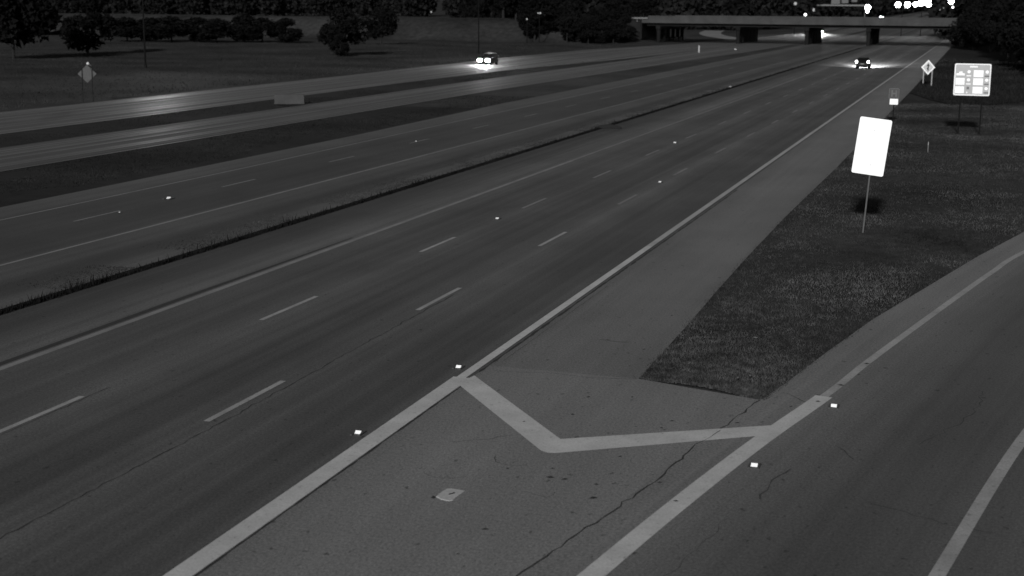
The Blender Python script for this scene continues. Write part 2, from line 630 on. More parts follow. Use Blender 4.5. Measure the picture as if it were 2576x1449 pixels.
def curve_pts(ctrl, n=14):
    c = [Vector(p).to_2d() if len(p) > 2 else Vector(p) for p in ctrl]
    out = []
    for i in range(len(c)-1):
        p0, p1, p2, p3 = c[max(0, i-1)], c[i], c[i+1], c[min(len(c)-1, i+2)]
        for k in range(n):
            t = k/n
            q = .5*((2*p1)+(p2-p0)*t+(2*p0-5*p1+4*p2-p3)*t*t+(3*p1-p0-3*p2+p3)*t**3)
            out.append((q.x, q.y))
    out.append(tuple(c[-1]))
    return out


ramp_line = curve_pts([(-8.9, -5), (-6.95, 10), (-5.39, 20.72), (-4.15, 27.8), (-3.0, 33.1), (-2.41, 36.3), (-1.60, 40.3), (-.44, 45.9), (.65, 51.0), (1.82, 55.9), (6.4, 71), (12.8, 87), (21.6, 105)])
i33 = min(range(len(ramp_line)), key=lambda i: abs(ramp_line[i][1]-32.9))
ribbon('wide_edge_line', ramp_line[:i33+1], .40, .0058, M['paint'], ramp)
ribbon('edge_line', ramp_line[i33:], .21, .0058, M['paint_thin'], ramp)
ribbon('edge_line', curve_pts([(-3.2, 4), (-1.6, 14), (-.21, 22.53), (1.26, 30.94), (3.0, 38.5), (6.4, 51), (10.6, 64), (16, 78)]), .25, .0058, M['paint_thin'], ramp)
crack([(-3.4, 25.2), (-3.35, 26.4), (-3.1, 27.2)], .05, .05, ramp, mat='hairline_ramp')
crack([(-1.6, 25.7), (-.9, 25.4), (-.2, 25.0), (.6, 24.8)], .04, .05, ramp, mat='hairline_ramp')
crack([(-.8, 29.7), (-.2, 31.2), (.3, 32.6), (.4, 34.5)], .035, .06, ramp, mat='hairline_ramp')
crack([(-2.4, 29.0), (-2.0, 28.2)], .03, .04, ramp, mat='hairline_ramp')
crack([(-3.9, 32.8), (-3.5, 32.2), (-3.2, 32.0)], .03, .02, ramp)
crack([(-4.4, 20.5), (-4.0, 22.6), (-3.8, 24)], .02, .05, ramp, mat='hairline_ramp')

# opposite carriageway next to the median
opp = strip('opposite_carriageway', K(-26.85), K(-26.85), -12, 2200, 0, M['opp'])
bpy.data.objects.remove(opp)
opp = strip('opposite_carriageway', [(-40.4, 60), (-40.6, 90), (-41.6, 125), (-41.4, 300), (-41, 400)], K(-26.85), -12, 2200, 0, None, nu=3)
opp.data.materials.append(M['opp'])
for lp in opp.data.loops:                      # measure across from the median side
    co = opp.data.vertices[lp.vertex_index].co
    opp.data.uv_layers[0].data[lp.index].uv = (-26.85-co.x, co.y)
tag(opp, 'two lane carriageway of dark asphalt beyond the weedy median joint', 'road', kind='structure')
strip('edge_line', K(-31.47), K(-31.31), -12, 80, .005, M['paint_dim'], opp)
strip('edge_line', K(-31.46), K(-31.33), 80, 240, .005, M['paint_far'], opp)
strip('edge_line', [(-38.05, 70), (-38.4, 105), (-38.6, 300)], [(-37.91, 70), (-38.26, 105), (-38.46, 300)], -12, 260, .005, M['paint_far'], opp)
for k in range(-3, 14):
    y = 49.75+12.15*k
    strip('lane_dash', K(-35.08), K(-34.95), y, y+3.4, .005, M['paint_far'], opp)
# soil joint of the median
joint = strip('median_joint', K(-26.85), K(-26.3), -12, 700, -.03, M['soil'])
tag(joint, 'black soil joint between the two inner shoulders', 'soil', kind='structure')

# the two far carriageways
VBR = [(-48.9, 140), (-47.4, 200), (-44.6, 300), (-43.6, 400)]
vB = strip('collector_carriageway', [(-56.9, 100), (-57.2, 150), (-56.2, 230), (-55, 400)], VBR, -12, 2200, 0, M['ramp_b'], nu=2)
tag(vB, 'pale polished carriageway between two dark grass strips', 'road', kind='structure')
strip('edge_line', [(-55.9, 100), (-56.2, 150), (-55.2, 230), (-54, 400)], [(-55.76, 100), (-56.06, 150), (-55.06, 230), (-53.86, 400)], 60, 330, .005, M['paint_far'], vB)
vC = strip('far_carriageway', [(-75.3, 110), (-75.6, 165), (-77.6, 235), (-76.6, 282), (-70, 330), (-64, 400), (-60, 520)],
           [(-62.8, 110), (-62.9, 160), (-62.2, 190), (-58.3, 232), (-56.2, 262), (-55.0, 400), (-52, 520)], -12, 1600, 0, M['ramp_c'], nu=2)
tag(vC, 'pale polished far carriageway with the oncoming car', 'road', kind='structure')
strip('edge_line', [(-74.6, 110), (-74.9, 165), (-76.6, 235), (-75.4, 282)], [(-74.45, 110), (-74.75, 165), (-76.45, 235), (-75.25, 282)], 60, 290, .005, M['paint_thin'], vC)
verge_b = strip('verge', VBR, [(-40.4, 60), (-40.6, 90), (-41.6, 125), (-41.4, 300), (-41, 400)], -12, 118, -.02, M['verge_dark'])
verge_d = strip('verge', VBR, [(-40.4, 60), (-40.6, 90), (-41.6, 125), (-41.4, 300), (-41, 400)], 118, 700, -.02, M['verge_lit_tone'])  # same grass strip, coloured paler to imitate brighter light farther off
tag(verge_d, 'grass strip coloured paler as if more brightly lit, running on towards the overpass between two carriageways', 'grass', kind='structure')
tag(verge_b, 'dark grass strip between the inner and the collector carriageways', 'grass', kind='structure')
verge_c = strip('verge', [(-62.8, 110), (-62.9, 160), (-62.2, 190), (-58.3, 232), (-56.2, 262)], [(-56.9, 100), (-57.2, 150), (-56.2, 230), (-56.0, 262)], -12, 262, -.02, M['verge_dark'])
tag(verge_c, 'dark grass wedge between the collector and the far carriageways', 'grass', kind='structure')
# side road and lot far across the field
def lot(pts, label, mat='far_lot', dz=.3):
    o = mesh_obj('far_lot', [(x, y, ground_h(x, y)+dz) for x, y in pts], [tuple(range(len(pts)))], M[mat])
    return tag(o, label, 'pavement', kind='structure')


lot([(-232.6, 319), (-235.7, 378.6), (-269.5, 431.1), (-269.4, 367.6)], 'thin pale strip of pavement across the field, far left')
lot([(-196, 374), (-176, 396), (-230, 522), (-250, 478)], 'pale lot behind the tree row, left of the bushy tree', 'far_lot_dim')
lot([(-176, 420), (-144.5, 425), (-225, 680), (-290, 700)], 'pale lot beyond the field, left of the dark wood')

ribbon('ramp_loop', curve_pts([(-92, 512), (-86, 470), (-77, 432), (-67, 402), (-61, 385)]), 7., .03, M['loop'], None)
lo_ = bpy.data.objects['ramp_loop']
tag(lo_, 'pale curving ramp seen through the left opening of the overpass', 'road', kind='structure')

# gore grass island and dark cover on the right
gl = [(-7.47, 32.91), (-7.54, 39.7), (-7.64, 45), (-7.72, 51.6), (-7.76, 61.6), (-7.72, 69.3), (-7.62, 82), (-7.6, 160), (-8.2, 400)]
gr = [(-4.42, 32.0), (-4.05, 33.79), (-3.45, 37.37), (-2.66, 41.68), (-1.35, 47.5), (.17, 54.2), (1.86, 60.87), (6.2, 76), (12, 92), (21, 112), (38, 142)]


def in_gore(x, y):
    if y < 32.95 or y > 142:
        return False
    return interp(gl, y)+.02 < x < interp(gr, y)-.05


def isl_z(x, a, c, y):
    edge = max(0, min(x-a, c-x))
    return -.015+.07*smooth(edge/1.2)+.04*mnoise.noise((x*.4, y*.4, 0))*smooth(edge)


ysg = [33.0]+list(np.arange(34, 142, 2.))
v, f = [], []
for y in ysg:
    a, c = interp(gl, y), interp(gr, y)
    for k in range(9):
        x = a+(c-a)*k/8
        edge = min(x-a, c-x)
        v.append((x, y, isl_z(x, a, c, y)))
for j in range(len(ysg)-1):
    for k in range(8):
        f.append((j*9+k, j*9+k+1, (j+1)*9+k+1, (j+1)*9+k))
tip = len(v)
v += [(-7.47, 32.91, -.012), (-4.42, 32.0, -.012)]
f.append((tip, tip+1, 8, 0))
isl = mesh_obj('grass_island', v, f, M['gore_grass'], smooth=True)
tag(isl, 'wedge of short grass between the shoulder and the exit ramp', 'grass', kind='structure')


def blades(n, sampler, h0, h1, w0, w1, lean=.5):
    out = []
    cnt = 0
    while cnt < n:
        p = sampler()
        if p is None:
            continue
        x, y, z, s = p
        h = random.uniform(h0, h1)*s
        w = random.uniform(w0, w1)*(.6+.4*s)
        t = random.uniform(0, math.tau)
        l = random.uniform(0, lean)*h
        t2 = random.uniform(0, math.tau)
        dx, dy = math.cos(t)*w/2, math.sin(t)*w/2
        out.append(((x-dx, y-dy, z), (x+dx, y+dy, z), (x+math.cos(t2)*l, y+math.sin(t2)*l, z+h)))
        cnt += 1
    return np.array(out)


def s_gore():
    y = 32+random.random()**1.6*108
    a = interp(gl, y)
    c = min(interp(gr, y), a+9+.05*y)
    x = random.uniform(a-.04, c+.04)+random.gauss(0, .05)
    if y < 32.95:
        # thin toe of the wedge
        if x < -7.47+(32.91-y)*3.35:
            return None
    n = mnoise.noise((x*.55, y*.55, 3))
    if n < -.35 and random.random() < .6:
        return None
    s = .65+.5*max(0, n+.3)
    return x, y, isl_z(x, a, interp(gr, y), y)-.01, s*(1+.006*(y-33))


V1 = blades(140000, s_gore, .04, .12, .012, .03, 1.4)
tag(tri_cloud('gore_grass', V1, M['gore_blade']), 'short rough grass growing on the gore island', 'grass', kind='stuff')


def s_weed():
    y = 26+random.random()**1.35*300
    n = .5+.5*mnoise.noise((y*.35, 0, 9))
    x = random.gauss(-26.58, .08+.05*n)
    if x > -26.25:
        return None
    s = .75+.7*n**2+(1.4 if random.random() < .05*n else 0)
    return x, y, -.03, s


V2 = blades(38000, s_weed, .05, .17, .02, .05, .45)
tag(tri_cloud('median_weeds', V2, M['weed']), 'black ragged weeds along the joint between the inner shoulders', 'weeds', kind='stuff')


def s_litter():
    y = 28+random.random()**1.5*150
    n = mnoise.noise((y*.13, 4, 9))
    if n < -.1:
        return None
    x = -26.9-abs(random.gauss(0, .75))
    return x, y, .0, .7


V3 = blades(26000, s_litter, .02, .06, .02, .05, 1.4)
tag(tri_cloud('shoulder_litter', V3, M['litter']), 'sparse dark moss and litter on the shoulder behind the median weeds', 'weeds', kind='stuff')


def s_field():
    y = random.uniform(85, 320)
    x = -77.5-random.random()**1.3*(.62*y+20)
    return x, y, ground_h(x, y), .6+.6*random.random()


V4 = blades(42000, s_field, .08, .24, .05, .14, .9)
tag(tri_cloud('field_grass', V4, M['field_blade']), 'rough dark grass over the far field', 'grass', kind='stuff')


def s_verge():
    if random.random() < .7:
        y = random.uniform(50, 135)
        x = random.uniform(interp(VBR, y)+.2, -41.6)
    else:
        y = random.uniform(70, 225)
        x = random.uniform(-62.4, -57.2)
    if mnoise.noise((x*.2, y*.08, 7)) < -.1:
        return None
    return x, y, -.03, .6+.5*random.random()


V6 = blades(26000, s_verge, .04, .12, .03, .09, 1.2)
tag(tri_cloud('verge_grass', V6, M['verge_dark']), 'dark mown grass on the strips between the carriageways', 'grass', kind='stuff')

# dark ground cover at the foot of the wood, right
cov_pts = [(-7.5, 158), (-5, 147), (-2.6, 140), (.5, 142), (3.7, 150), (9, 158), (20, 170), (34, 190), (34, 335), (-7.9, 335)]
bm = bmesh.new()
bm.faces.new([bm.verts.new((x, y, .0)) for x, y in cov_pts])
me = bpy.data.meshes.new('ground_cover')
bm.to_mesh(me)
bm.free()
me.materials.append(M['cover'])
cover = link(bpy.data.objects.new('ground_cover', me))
tag(cover, 'dark ground below the wood, right of the shoulder', 'ground', kind='structure')


def s_cover():
    y = random.uniform(141, 260)
    x = random.uniform(-7.4, 12)
    e = interp([(-7.5, 139), (-7.6, 158)], y)
    lim = 158-2.2*(x+7.5)*(1 if x < -2.6 else 0) if x < -2.6 else 140+max(0, (x-.5))*2
    if x < -2.6:
        lim = 158-(x+7.5)*3.6
    if y < lim:
        return None
    return x, y, 0, random.uniform(.6, 1.2)


V5 = blades(14000, s_cover, .15, .5, .06, .16, .8)
tag(tri_cloud('undergrowth', V5, M['cover']), 'low dark undergrowth at the edge of the wood on the right', 'plants', kind='stuff')


# ------------------------------------------------------------------ trees
def crown_tris(seed, height, radius, n, base=.22, leaf=.42):
    r = np.random.default_rng(seed)
    nc = 26
    cl = []
    for i in range(nc):
        t = r.uniform(base, 1)
        prof = math.sin(math.pi*min(1, (t-base)/(1-base)*.82+.14))
        a = r.uniform(0, math.tau)
        d = radius*prof*math.sqrt(r.uniform(.15, 1))*.8
        cl.append((d*math.cos(a), d*math.sin(a), height*t*.94, radius*r.uniform(.22, .42)))
    cl = np.array(cl)
    k = r.integers(0, nc, n)
    dirs = r.normal(size=(n, 3))
    dirs /= np.linalg.norm(dirs, axis=1)[:, None]
    rad = cl[k, 3]*r.uniform(.25, 1, n)**.5
    c = cl[k, :3]+dirs*rad[:, None]*np.array([1, 1, .8])
    a = r.normal(size=(n, 3))
    a /= np.linalg.norm(a, axis=1)[:, None]
    b = np.cross(a, r.normal(size=(n, 3)))
    b /= np.linalg.norm(b, axis=1)[:, None]
    s = leaf*r.uniform(.5, 1.25, n)[:, None]
    V = np.stack([c-a*s*.5, c+a*s*.5, c+b*s], 1)
    V[:, :, 2] = np.maximum(V[:, :, 2], .15)
    return V, cl


def trunk_mb(height, radius, cl, seed):
    r = random.Random(seed)
    mb = MB()
    pts = [Vector((0, 0, -.3))]
    for i in range(1, 6):
        pts.append(Vector((r.gauss(0, .12)*i*.4, r.gauss(0, .12)*i*.4, height*.14*i)))
    rad = height*.022
    for i in range(5):
        mb.tube(pts[i], pts[i+1], rad*(1-.15*i), rad*(1-.15*(i+1)), 8)
    for i in range(9):
        c = Vector(cl[i*2][:3])
        st = pts[2+i % 3]
        mid = st.lerp(c, .5)+Vector((0, 0, -.05*height*.3))
        mb.tube(st, mid, rad*.4, rad*.25, 6)
        mb.tube(mid, c, rad*.25, rad*.08, 6)
    return mb


PROTO = []
for i, (hh, rr, n, lf) in enumerate(((9, 4.2, 5200, .5), (7.5, 3.7, 4600, .46), (13, 5.2, 6500, .6), (15, 5.6, 7000, .65), (6.2, 3.6, 4400, .42))):
    V, cl = crown_tris(100+i, hh, rr, n, base=.12 if i in (1, 4) else .2, leaf=lf)
    cr = tri_cloud('crown', V, M['leaf'])
    tr = trunk_mb(hh, rr, cl, i).build('trunk', M['bark'])
    PROTO.append((cr.data, tr.data))
    bpy.data.objects.remove(cr)
    bpy.data.objects.remove(tr)
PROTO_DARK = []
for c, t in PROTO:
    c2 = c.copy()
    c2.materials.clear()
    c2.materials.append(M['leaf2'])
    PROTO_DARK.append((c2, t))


def tree(kind, x, y, s, label, group=None, rz=None, dark=False, sz=1):
    e = empty('tree', (x, y, ground_h(x, y)), rz if rz is not None else random.uniform(0, 6.28))
    e.scale = (s, s, s*sz)
    tag(e, label, 'tree', group)
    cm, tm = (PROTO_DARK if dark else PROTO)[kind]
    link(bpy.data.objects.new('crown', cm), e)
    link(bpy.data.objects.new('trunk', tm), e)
    return e


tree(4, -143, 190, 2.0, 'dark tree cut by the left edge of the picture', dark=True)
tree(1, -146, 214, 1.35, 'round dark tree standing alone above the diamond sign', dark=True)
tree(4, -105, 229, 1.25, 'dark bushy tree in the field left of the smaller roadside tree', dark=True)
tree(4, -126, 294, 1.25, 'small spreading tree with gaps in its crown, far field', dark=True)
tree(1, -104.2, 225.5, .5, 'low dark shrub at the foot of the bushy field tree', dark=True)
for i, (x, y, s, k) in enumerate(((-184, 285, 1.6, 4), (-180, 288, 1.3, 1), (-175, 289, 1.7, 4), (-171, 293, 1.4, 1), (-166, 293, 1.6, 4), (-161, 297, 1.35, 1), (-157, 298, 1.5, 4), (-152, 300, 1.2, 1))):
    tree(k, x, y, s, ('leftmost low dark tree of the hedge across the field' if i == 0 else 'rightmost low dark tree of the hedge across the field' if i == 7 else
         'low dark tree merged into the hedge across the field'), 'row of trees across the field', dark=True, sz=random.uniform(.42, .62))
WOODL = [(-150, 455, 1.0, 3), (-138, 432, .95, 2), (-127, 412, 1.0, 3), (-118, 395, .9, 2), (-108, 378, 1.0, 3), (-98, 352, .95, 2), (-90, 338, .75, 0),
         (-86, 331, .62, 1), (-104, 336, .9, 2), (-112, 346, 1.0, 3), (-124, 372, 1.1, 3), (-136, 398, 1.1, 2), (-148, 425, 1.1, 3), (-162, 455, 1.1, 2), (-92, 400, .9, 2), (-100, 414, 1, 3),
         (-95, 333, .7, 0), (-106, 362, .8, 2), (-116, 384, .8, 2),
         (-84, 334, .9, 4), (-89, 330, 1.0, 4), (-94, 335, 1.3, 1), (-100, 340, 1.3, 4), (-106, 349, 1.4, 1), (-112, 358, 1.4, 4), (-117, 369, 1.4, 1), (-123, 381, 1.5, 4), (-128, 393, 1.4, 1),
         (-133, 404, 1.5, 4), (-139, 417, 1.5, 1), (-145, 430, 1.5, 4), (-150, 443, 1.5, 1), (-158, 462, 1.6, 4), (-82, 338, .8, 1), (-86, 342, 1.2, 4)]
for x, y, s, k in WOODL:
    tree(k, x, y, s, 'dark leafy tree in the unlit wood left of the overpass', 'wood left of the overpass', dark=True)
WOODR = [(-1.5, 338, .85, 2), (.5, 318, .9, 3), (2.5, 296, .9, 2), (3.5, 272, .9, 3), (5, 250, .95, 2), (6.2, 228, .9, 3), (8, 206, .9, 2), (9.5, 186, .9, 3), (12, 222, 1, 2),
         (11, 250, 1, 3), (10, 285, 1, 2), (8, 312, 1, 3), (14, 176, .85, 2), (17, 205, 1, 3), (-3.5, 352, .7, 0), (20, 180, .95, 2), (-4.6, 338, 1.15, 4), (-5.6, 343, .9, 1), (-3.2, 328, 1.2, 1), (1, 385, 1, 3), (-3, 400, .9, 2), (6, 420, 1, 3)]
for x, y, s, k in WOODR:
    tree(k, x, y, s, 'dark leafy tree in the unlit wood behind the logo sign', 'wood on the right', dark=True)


def wood_strip(name, pts, n, h0, h1, depth, label, leaf=2.2, mat=None):
    r = np.random.default_rng(len(name)+n)
    seg = [(np.array(a), np.array(b)) for a, b in zip(pts, pts[1:])]
    L = np.array([np.linalg.norm(b-a) for a, b in seg])
    tot = L.sum()
    trees = []
    s = 0
    while s < tot:
        k = int(np.searchsorted(np.cumsum(L), s))
        t = (s-(np.cumsum(L)[k]-L[k]))/L[k]
        p = seg[k][0]+(seg[k][1]-seg[k][0])*t
        d = np.array([-(seg[k][1]-seg[k][0])[1], (seg[k][1]-seg[k][0])[0]])/L[k]
        p = p+d*r.uniform(-depth, depth)
        trees.append((p[0], p[1], r.uniform(h0, h1), r.uniform(5, 9)))
        s += r.uniform(3.5, 7)
    m = max(20, n//len(trees))
    out = []
    for x, y, h, rad in trees:
        dirs = r.normal(size=(m, 3))
        dirs /= np.linalg.norm(dirs, axis=1)[:, None]
        q = r.uniform(.3, 1, m)**.4
        c = np.array([x, y, ground_h(x, y)+h*.5])+dirs*q[:, None]*np.array([rad, rad, h*.5])
        c[:, :2] += r.normal(size=(m, 2))*.8
        a = r.normal(size=(m, 3))
        a /= np.linalg.norm(a, axis=1)[:, None]
        b = np.cross(a, r.normal(size=(m, 3)))
        b /= np.linalg.norm(b, axis=1)[:, None]
        sz = leaf*r.uniform(.5, 1.2, m)[:, None]
        out.append(np.stack([c-a*sz*.5, c+a*sz*.5, c+b*sz], 1))
    o = tri_cloud(name, np.concatenate(out), mat or M['leaf'])
    return tag(o, label, 'wood', kind='stuff')


wood_strip('far_wood', [(-700, 560), (-420, 700), (-300, 780), (-170, 700)], 60000, 14, 22, 14, 'black belt of far trees along the top of the field')
wood_strip('far_wood', [(-175, 560), (-120, 540), (-88, 520), (-80, 640), (-78, 900)], 50000, 13, 19, 8, 'dark trees rising behind the overpass deck')
wood_strip('far_wood', [(-60, 1500), (-20, 1460), (60, 1400), (200, 1300)], 30000, 26, 44, 20, 'dark far trees closing off the freeway on the horizon', leaf=4.)
wood_strip('far_wood', [(-8, 430), (0, 600), (4, 800), (10, 1200)], 40000, 14, 20, 5, 'dark trees along the right of the freeway beyond the overpass')
wood_strip('far_wood', [(-78, 900), (-70, 1200), (-60, 1500)], 20000, 22, 34, 8, 'dark far trees left of the freeway vanishing point', leaf=3.5)

# ------------------------------------------------------------------ overpass
br = empty('overpass', (0, 346, 0))
tag(br, 'concrete highway overpass on dark column bents crossing all carriageways', 'bridge')
DW = 32
MB().box(-80, -7, 0, DW, 4.68, 5.5).build('deck_slab', M['concrete'], br)
mb = MB()
mb.prism([(-78.5, 5.5), (-7.4, 5.5), (-7.4, 6.36), (-78.5, 6.36)], -.02, .38)
mb.build('parapet', M['concrete'], br)
MB().box(-78.5, -7.4, DW-.38, DW+.02, 5.5, 6.36).build('parapet', M['concrete'], br)
for k in range(9):
    x0 = -78.5+k*7.89
    MB().box(x0+.05, x0+7.8, -.06, -.022, 6.16, 6.40).build('parapet_rail', M['concrete'], br)
for y in np.linspace(1.2, DW-1.2, 9):
    mb = MB()
    mb.box(-79, -7.8, y-.25, y+.25, 4.02, 4.1).box(-79, -7.8, y-.05, y+.05, 4.1, 4.56).box(-79, -7.8, y-.25, y+.25, 4.56, 4.679)
    mb.build('girder', M['girder'], br)
for xp in (-76.2, -56.9, -40.7, -26.6):
    MB().box(xp-.55, xp+.55, 1.0, DW-1.0, 3.2, 4.018, .06).build('bent_cap', M['pier'], br)
    for k in range(6):
        y = 1.8+k*(DW-3.6)/5
        mb = MB().tube((xp, y, -.2), (xp, y, 3.199), .46, .46, 14)
        mb.build('column', M['pier'], br, smooth=False)
    MB().box(xp-.30, xp+.30, 2.4, DW-2.4, -.1, 1.0 if xp < -70 else 3.19).build('crash_wall', M['pier'], br)
for s, x in ((-1, -80), (1, -7.6)):
    MB().box(x-.5 if s < 0 else x, x if s < 0 else x+.7, .2, DW-.2, 1.0, 5.46).build('abutment', M['pier'], br)
for i in range(4):
    MB().box(-90+i*2.9, -89.85+i*2.9, .2, .36, 4.9, 5.98).build('guardrail_post', M['galv'], br)
MB().box(-91, -78.6, .08, .19, 5.62, 6.0).build('guardrail', M['galv'], br)


# ------------------------------------------------------------------ cars
def make_car(name, loc, rz, label, head=False, tail=False, L=4.5, W=1.84, H=1.62, beam=0, lamp=1.):
    """car pointing along local +y, origin on the road under its middle"""
    e = empty(name, loc, rz)
    tag(e, label, 'car')
    hw = W/2
    # stations: y, half width, sill z, belt z
    st = [(-L/2, .78, .42, .84), (-L/2+.12, .92, .30, .98), (-L*.36, .99, .24, 1.02), (-L*.1, 1, .22, .98), (L*.16, 1, .22, .96), (L*.30, .98, .24, .92), (L/2-.2, .92, .27, .80), (L/2, .74, .40, .66)]
    v, f = [], []
    for y, k, z0, z1 in st:
        w = hw*k
        ring = [(-w*.9, z0), (-w, z0+.12), (-w*1.0, z0+.34), (-w*.985, z1-.1), (-w*.9, z1), (w*.9, z1), (w*.985, z1-.1), (w, z0+.34), (w, z0+.12), (w*.9, z0)]
        v += [(x, y, z) for x, z in ring]
    n = 10
    for i in range(len(st)-1):
        for k in range(n):
            f.append((i*n+k, i*n+(k+1) % n, (i+1)*n+(k+1) % n, (i+1)*n+k))
    f += [tuple(range(n)), tuple(range((len(st)-1)*n+n-1, (len(st)-1)*n-1, -1))]
    body = mesh_obj('body', v, f, M['car_paint'], e)
    # greenhouse
    gs = [(-L/2+.10, .80, .98), (-L*.40, .74, H-.06), (-L*.1, .74, H), (L*.05, .73, H-.04), (L*.24, .80, .95)]
    v, f = [], []
    for i, (y, k, z) in enumerate(gs):
        w = hw*k
        zb = .95
        v += [(-hw*.90, y, zb), (-w, y, max(z, zb+.02)), (w, y, max(z, zb+.02)), (hw*.90, y, zb)]
    for i in range(len(gs)-1):
        for k in range(3):
            f.append((i*4+k, i*4+k+1, (i+1)*4+k+1, (i+1)*4+k))
    f += [(0, 1, 2, 3), tuple(len(gs)*4-4+i for i in (3, 2, 1, 0))]
    mesh_obj('window_band', v, f, M['car_glass'], e)
    MB().box(-hw*.73, hw*.73, -L*.40, L*.05, H-.03, H+.025, .02).build('roof', M['car_paint'], e)
    MB().box(-hw*.86, hw*.86, -L/2-.06, -L/2+.12, .40, .66, .04).build('rear_bumper', M['car_paint'], e)
    MB().box(-hw*.84, hw*.84, L/2-.12, L/2+.06, .34, .58, .04).build('front_bumper', M['car_paint'], e)
    MB().box(-.26, .26, -L/2-.075, -L/2-.062, .68, .80).build('number_plate', M['chrome'], e)
    for sx in (-1, 1):
        MB().box(sx*hw*1.0-.02*sx-.09, sx*hw*1.0-.02*sx+.09, L*.17, L*.17+.1, .98, 1.12, .02).build('mirror', M['car_paint'], e)
        for sy in (-.29, .31):
            y = L*sy
            wmb = MB().tube((sx*(hw-.20), y, .34), (sx*(hw+.012), y, .34), .34, .34, 20)
            wh = wmb.build('wheel', M['tyre'], e)
            MB().tube((sx*(hw+.013), y, .34), (sx*(hw+.022), y, .34), .2, .19, 14).build('rim', M['rim'], wh)
        # lamps
        hl = MB().box(sx*hw*.66-.20*lamp, sx*hw*.66+.20*lamp, L/2-.06, L/2+.075, .68-.12*lamp, .68+.12*lamp, .05)
        hl.build('headlight', M['lamp_hot'] if head else M['lamp_off'], e)
        tl = MB().box(sx*hw*.90-.13, sx*hw*.90+.13, -L/2-.075, -L/2+.2, .86, 1.22, .05)
        tl.build('tail_light', M['lamp_tail'] if tail else M['lamp_off'], e)
        if beam:
            for size, tilt, en, wide in ((118, 84, .05, 1), (10, 85.6, 1., 4)):
                ld = bpy.data.lights.new('headlight_beam', 'SPOT')
                ld.energy = beam*en
                ld.spot_size = R(size)
                ld.spot_blend = 1
                ld.shadow_soft_size = .12
                lo = bpy.data.objects.new('headlight_beam', ld)
                link(lo, e)
                lo.location = (sx*hw*.66, L/2+.14, .68)
                lo.rotation_euler = (R(tilt), 0, R(-4*sx))
                lo.scale = (wide, 1, 1)
    return e


make_car('car', (-17.2, 218.5, 0), 0, 'dark car driving away in the middle lane with tail lights glowing', tail=True, beam=260000, H=1.6)
make_car('car', (-70.75, 205.5, 0), math.pi, 'oncoming car with bright headlights on the far carriageway', head=True, beam=2500, lamp=1.45)
make_car('car', (-52.5, 487, grade(487)), math.pi, 'oncoming car with headlights seen beneath the overpass', head=True, beam=120000)
make_car('car', (-62, 905, grade(905)), math.pi, 'very distant oncoming car with headlights above the overpass deck', head=True)

# ------------------------------------------------------------------ signs
# blank white sign, leaning clockwise on its single post
s1 = empty('road_sign', (-4.26, 58, 0))
tag(s1, 'big blank white sign leaning on a single thin post in the grass island', 'sign')
TL = R(6.2)


def rot_xz(x, z, cx, cz, a):
    return cx+x*math.cos(a)+z*math.sin(a), cz-x*math.sin(a)+z*math.cos(a)


def round_rect(w, h, r, n=4):
    p = []
    for cx, cz, a0 in ((w/2-r, h/2-r, 0), (-w/2+r, h/2-r, 90), (-w/2+r, -h/2+r, 180), (w/2-r, -h/2+r, 270)):
        for i in range(n+1):
            t = R(a0+90*i/n)
            p.append((cx+r*math.cos(t), cz+r*math.sin(t)))
    return p


pts = [rot_xz(x, z, .18, 3.47, TL) for x, z in round_rect(1.23, 2.22, .07)]
MB().prism(pts[::-1], -.035, -.03+.0).build('sign_panel', M['white_sign'], s1)
pts_b = [rot_xz(x, z, .18, 3.47, TL) for x, z in round_rect(1.22, 2.21, .07)]
MB().prism(pts_b[::-1], -.0298, -.024).build('sign_backing', M['sign_back'], s1)
MB().tube((0, 0, -.3), (.17, .02, 2.5), .034, .034, 8).tube((.17, .02, 2.5), (.27, .02, 4.3), .034, .034, 8).build('post', M['galv'], s1)
for dz in (2.75, 4.1):
    MB().tube((.15+(dz-2.4)*.06, -.045, dz), (.15+(dz-2.4)*.06, .05, dz), .012, .012, 6).build('bolt', M['galv'], s1)

# logo services sign
s2 = empty('logo_sign', (-.92, 107, 0), R(-1.5))
tag(s2, 'square services sign with six white logo panels on two thin posts', 'sign')
W2, Z0, Z1 = 2.46, 2.76, 5.0
zc = (Z0+Z1)/2
MB().prism([(x, z+zc) for x, z in round_rect(W2, Z1-Z0, .12)][::-1], -.03, 0).build('sign_panel', M['sign_grey'], s2)
outer = round_rect(W2-.03, Z1-Z0-.03, .11)
inner = round_rect(W2-.17, Z1-Z0-.17, .07)
n = len(outer)
mb = MB()
mb.add([(x, -.036, z+zc) for x, z in outer]+[(x, -.036, z+zc) for x, z in inner], [(i, n+i, n+(i+1) % n, (i+1) % n) for i in range(n)])
bo = mb.build('border', M['sign_border'], s2)


def from_px(px, pz):
    """sign face fractions read off the photo -> metres"""
    return -W2/2+(px-1290)/600*W2, Z1-(pz-240)/525*(Z1-Z0)


def panel(px0, px1, pz0, pz1, mat, name='logo_panel', y=-.045):
    x0, z1 = from_px(px0, pz0)
    x1, z0 = from_px(px1, pz1)
    return MB().box(x0, x1, y, -.031, z0, z1, .006).build(name, mat, s2)


